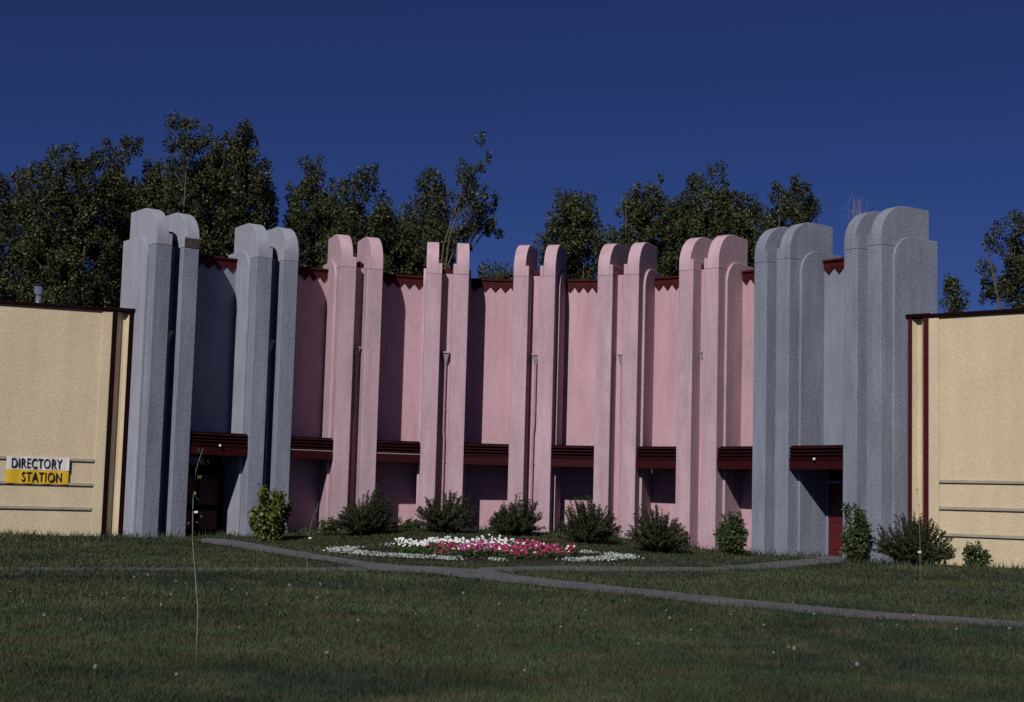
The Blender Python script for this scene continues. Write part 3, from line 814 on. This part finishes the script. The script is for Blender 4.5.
# ------------------------------------------------------------ grass
def rings(n, dmin, dmax):
    inv = rng.uniform(1 / dmax, 1 / dmin, n); d = 1 / inv
    az = rng.uniform(-.56, .56, n)
    return d * np.tan(az), d
def grass(n, dmin, dmax):
    x, y = rings(n, dmin, dmax)
    ok = np.ones(n, bool)
    jx, jy = x + rng.normal(0, .05, n), y + rng.normal(0, .16, n)
    for k_, P in enumerate(path_polys):
        keep = rng.random(n) < (.02, .10, .22)[k_]
        ok &= ~in_poly(jx, jy, P) | keep
    ok &= ((x - BX) / BR) ** 2 + ((y - BY) / (BR * AR)) ** 2 > .96
    r = np.hypot(x - CX, y - CY); inside = (y > CY) & (r > RR - .4 * S)
    aw = np.arctan2(-(x - CX), (y - CY))
    ok &= ~(inside & (np.abs(aw - PHI) < 1.15))
    # behind the wings
    for (P0, D, Nn, HW, wl) in (PL, PR):
        s_ = (x - P0.x) * D.x + (y - P0.y) * D.y; v_ = (x - P0.x) * Nn.x + (y - P0.y) * Nn.y
        ok &= ~((v_ < 0.02) & (s_ > -.3))
    x, y = x[ok], y[ok]; n = len(x); d = np.hypot(x, y)
    patch = .5 + .5 * np.sin(x * 1.1 + np.sin(y * .7) * 2) * np.sin(y * .8 + np.sin(x * .5) * 2)
    edge = np.zeros(n)
    rr = np.hypot(x - CX, y - CY); edge = np.where((rr > RR - 2.6 * S) & (y > CY), rng.uniform(0, 1, n) ** 3 * .22, 0)
    for P in path_polys:
        near = in_poly(x, y + .30, P) | in_poly(x, y - .25, P)
        edge = np.where(near, np.maximum(edge, rng.uniform(0, 1, n) ** 2 * .07), edge)
    h = (.028 + .040 * rng.random(n) + .03 * patch * rng.random(n)) + edge
    w = np.maximum(.0045, .00036 * d) * rng.uniform(.7, 1.3, n)
    th = rng.uniform(0, 2 * np.pi, n); lean = rng.normal(0, .5, (n, 2)) * h[:, None]
    z = gh(x, y) - .005
    a = np.stack([x - np.cos(th) * w, y - np.sin(th) * w, z], -1); b = np.stack([x + np.cos(th) * w, y + np.sin(th) * w, z], -1)
    c = np.stack([x + lean[:, 0], y + lean[:, 1], z + h], -1)
    return np.stack([a, b, c], 1)
tag(fast_mesh('lawn_grass', grass(800000, 9.0, 50), 3, M['grass']), 'dark mown lawn grass covering the foreground up to the building', 'grass', kind='stuff')

# dandelion clocks
def dandelion_proto():
    c = MB()
    root = bpy.data.objects.new('dandelion', None); COL.objects.link(root); WL[root.name] = (0, 0, 0)
    c.tube([(0, 0, -.01), (.006, 0, .07), (.0, .004, .15)], .0035, 5); s_ = c.build('stalk', M['stalk'], root)
    h = MB(); h.lathe([(.001, -.022), (.013, -.018), (.021, -.006), (.021, .007), (.013, .019), (.001, .023)], (0, .004, .17), 9)
    hd = h.build('seed_head', M['fluff'], root, smooth=True)
    return root
dn = dandelion_proto(); first = True
spots = [(65, 592), (92, 604), (108, 598), (104, 604), (125, 612), (107, 618), (157, 618), (156, 598), (147, 584), (175, 589), (185, 588), (214, 604), (250, 604), (268, 615), (284, 618), (300, 590), (322, 588), (318, 595),
         (330, 600), (345, 594), (358, 612), (252, 582), (45, 630), (60, 610), (77, 627), (132, 586), (170, 606), (230, 597), (290, 600), (312, 608), (380, 598), (402, 610), (430, 596), (460, 604), (500, 615), (540, 607), (585, 618),
         (620, 610), (660, 622), (664, 630), (727, 621), (748, 614), (762, 636), (789, 654), (768, 662), (792, 668), (812, 622), (828, 618), (886, 631), (899, 631), (915, 632), (936, 627), (960, 638), (790, 612), (690, 640), (560, 640),
         (480, 632), (355, 636), (410, 622), (240, 640), (700, 612), (1005, 640), (15, 600), (25, 612), (640, 655), (330, 668), (520, 684), (860, 686), (180, 690), (90, 688)]
for k, (px, py) in enumerate(spots):
    px += random.uniform(-5, 5); py += random.uniform(-2, 3)
    p = ground_at(px, py); s_ = random.uniform(.55, 1.05)
    if first: r_ = dn; first = False
    else:
        r_ = dn.copy(); COL.objects.link(r_)
        for ch in [c for c in dn.children]:
            c2 = ch.copy(); COL.objects.link(c2); c2.parent = r_
    r_.location = p; r_.scale = (s_, s_, s_ * random.uniform(.6, 1.2)); r_.rotation_euler = (random.uniform(-.2, .2), random.uniform(-.2, .2), random.uniform(0, 6))
    tag(r_, 'dandelion gone to seed with a pale fluffy head standing in the dark lawn', 'dandelion', 'dandelions scattered over the lawn')

# saplings
def sapling(label, base, top, mid, tagpos, nl, rad, seed):
    random.seed(seed)
    p = ground_at(*base); Y = p.y
    root = empty('sapling', tuple(p), label, 'sapling', 'young whips planted in the lawn')
    pts = [p - Vector((0, 0, .05))] + [at(m_[0], m_[1], Y) for m_ in mid] + [at(top[0], top[1], Y)]
    st_ = MB(); n = len(pts); st_.tube(pts, [rad * (1 - .7 * k / (n - 1)) for k in range(n)], 7); st_.build('stem', M['whip'], root, smooth=True)
    V = []
    for k in range(nl):
        f = random.uniform(.45, 1) * (n - 1); j = min(int(f), n - 2); q = pts[j].lerp(pts[j + 1], f - j)
        V.append(tuple(q + Vector((random.gauss(0, .035), random.gauss(0, .035), random.gauss(0, .02)))))
    fast_mesh('leaves', leaves(np.array(V), .04), 4, M['shrub_green'], root)
    if tagpos:
        q = at(tagpos[0], tagpos[1], Y); m = MB(); s_ = tagpos[2]
        m.box8([q + Vector(c) * s_ for c in ((-.5, -.1, -.35), (.5, -.1, -.25), (.5, .1, -.25), (-.5, .1, -.35), (-.5, -.1, .25), (.5, -.1, .35), (.5, .1, .35), (-.5, .1, .25))])
        m.build('plant_tag', M['tag_white'], root)
    return root
sapling('tall thin sapling nearest the camera, left of the path in the dark lawn', (196, 672), (203, 448), [(198, 610), (195, 570), (192.5, 540), (193, 500), (196, 470)], (196, 512, .03), 20, .0065, 3)
sapling('short thin sapling standing in front of the yellow-green shrub beside the path', (307.5, 583), (319, 502), [(307, 560), (309, 535), (312, 520)], (310, 538, .045), 16, .007, 4)
sapling('thin pale sapling with white tag in front of the large dark spreading shrub', (920.5, 590), (918, 488), [(920, 565), (920, 540), (919, 510)], (919.5, 552, .06), 10, .008, 5)

# ------------------------------------------------------------ light
AZ, EL = -.36, math.radians(37.2)
sun_dir = Vector((math.sin(AZ) * math.cos(EL), -math.cos(AZ) * math.cos(EL), math.sin(EL)))
sl = bpy.data.lights.new('sun', 'SUN'); sl.energy = 5.0; sl.angle = math.radians(.53); sl.color = (1, .95, .88)
so_ = bpy.data.objects.new('sun', sl); COL.objects.link(so_); so_.rotation_euler = sun_dir.to_track_quat('Z', 'Y').to_euler()
so_.location = (-20, -20, 40)
w = bpy.data.worlds.new('World'); sc.world = w; w.use_nodes = True
nt = w.node_tree; bg = nt.nodes['Background']
sky = nt.nodes.new('ShaderNodeTexSky'); sky.sky_type = 'NISHITA'; sky.sun_disc = False
sky.sun_elevation = EL; sky.sun_rotation = math.atan2(sun_dir.x, sun_dir.y)
sky.altitude = 5500; sky.air_density = 1.1; sky.dust_density = 0.0; sky.ozone_density = 4.0
tint = nt.nodes.new('ShaderNodeMix'); tint.data_type = 'RGBA'; tint.blend_type = 'MULTIPLY'; tint.inputs[0].default_value = 1
tint.inputs[7].default_value = (.41, .47, .86, 1)
nt.links.new(sky.outputs[0], tint.inputs[6]); nt.links.new(tint.outputs[2], bg.inputs[0])
bg.inputs[1].default_value = .05
sc.view_settings.view_transform = 'Standard'; sc.view_settings.look = 'None'; sc.view_settings.exposure = -.34; sc.view_settings.gamma = 1
sc.render.engine = 'CYCLES'
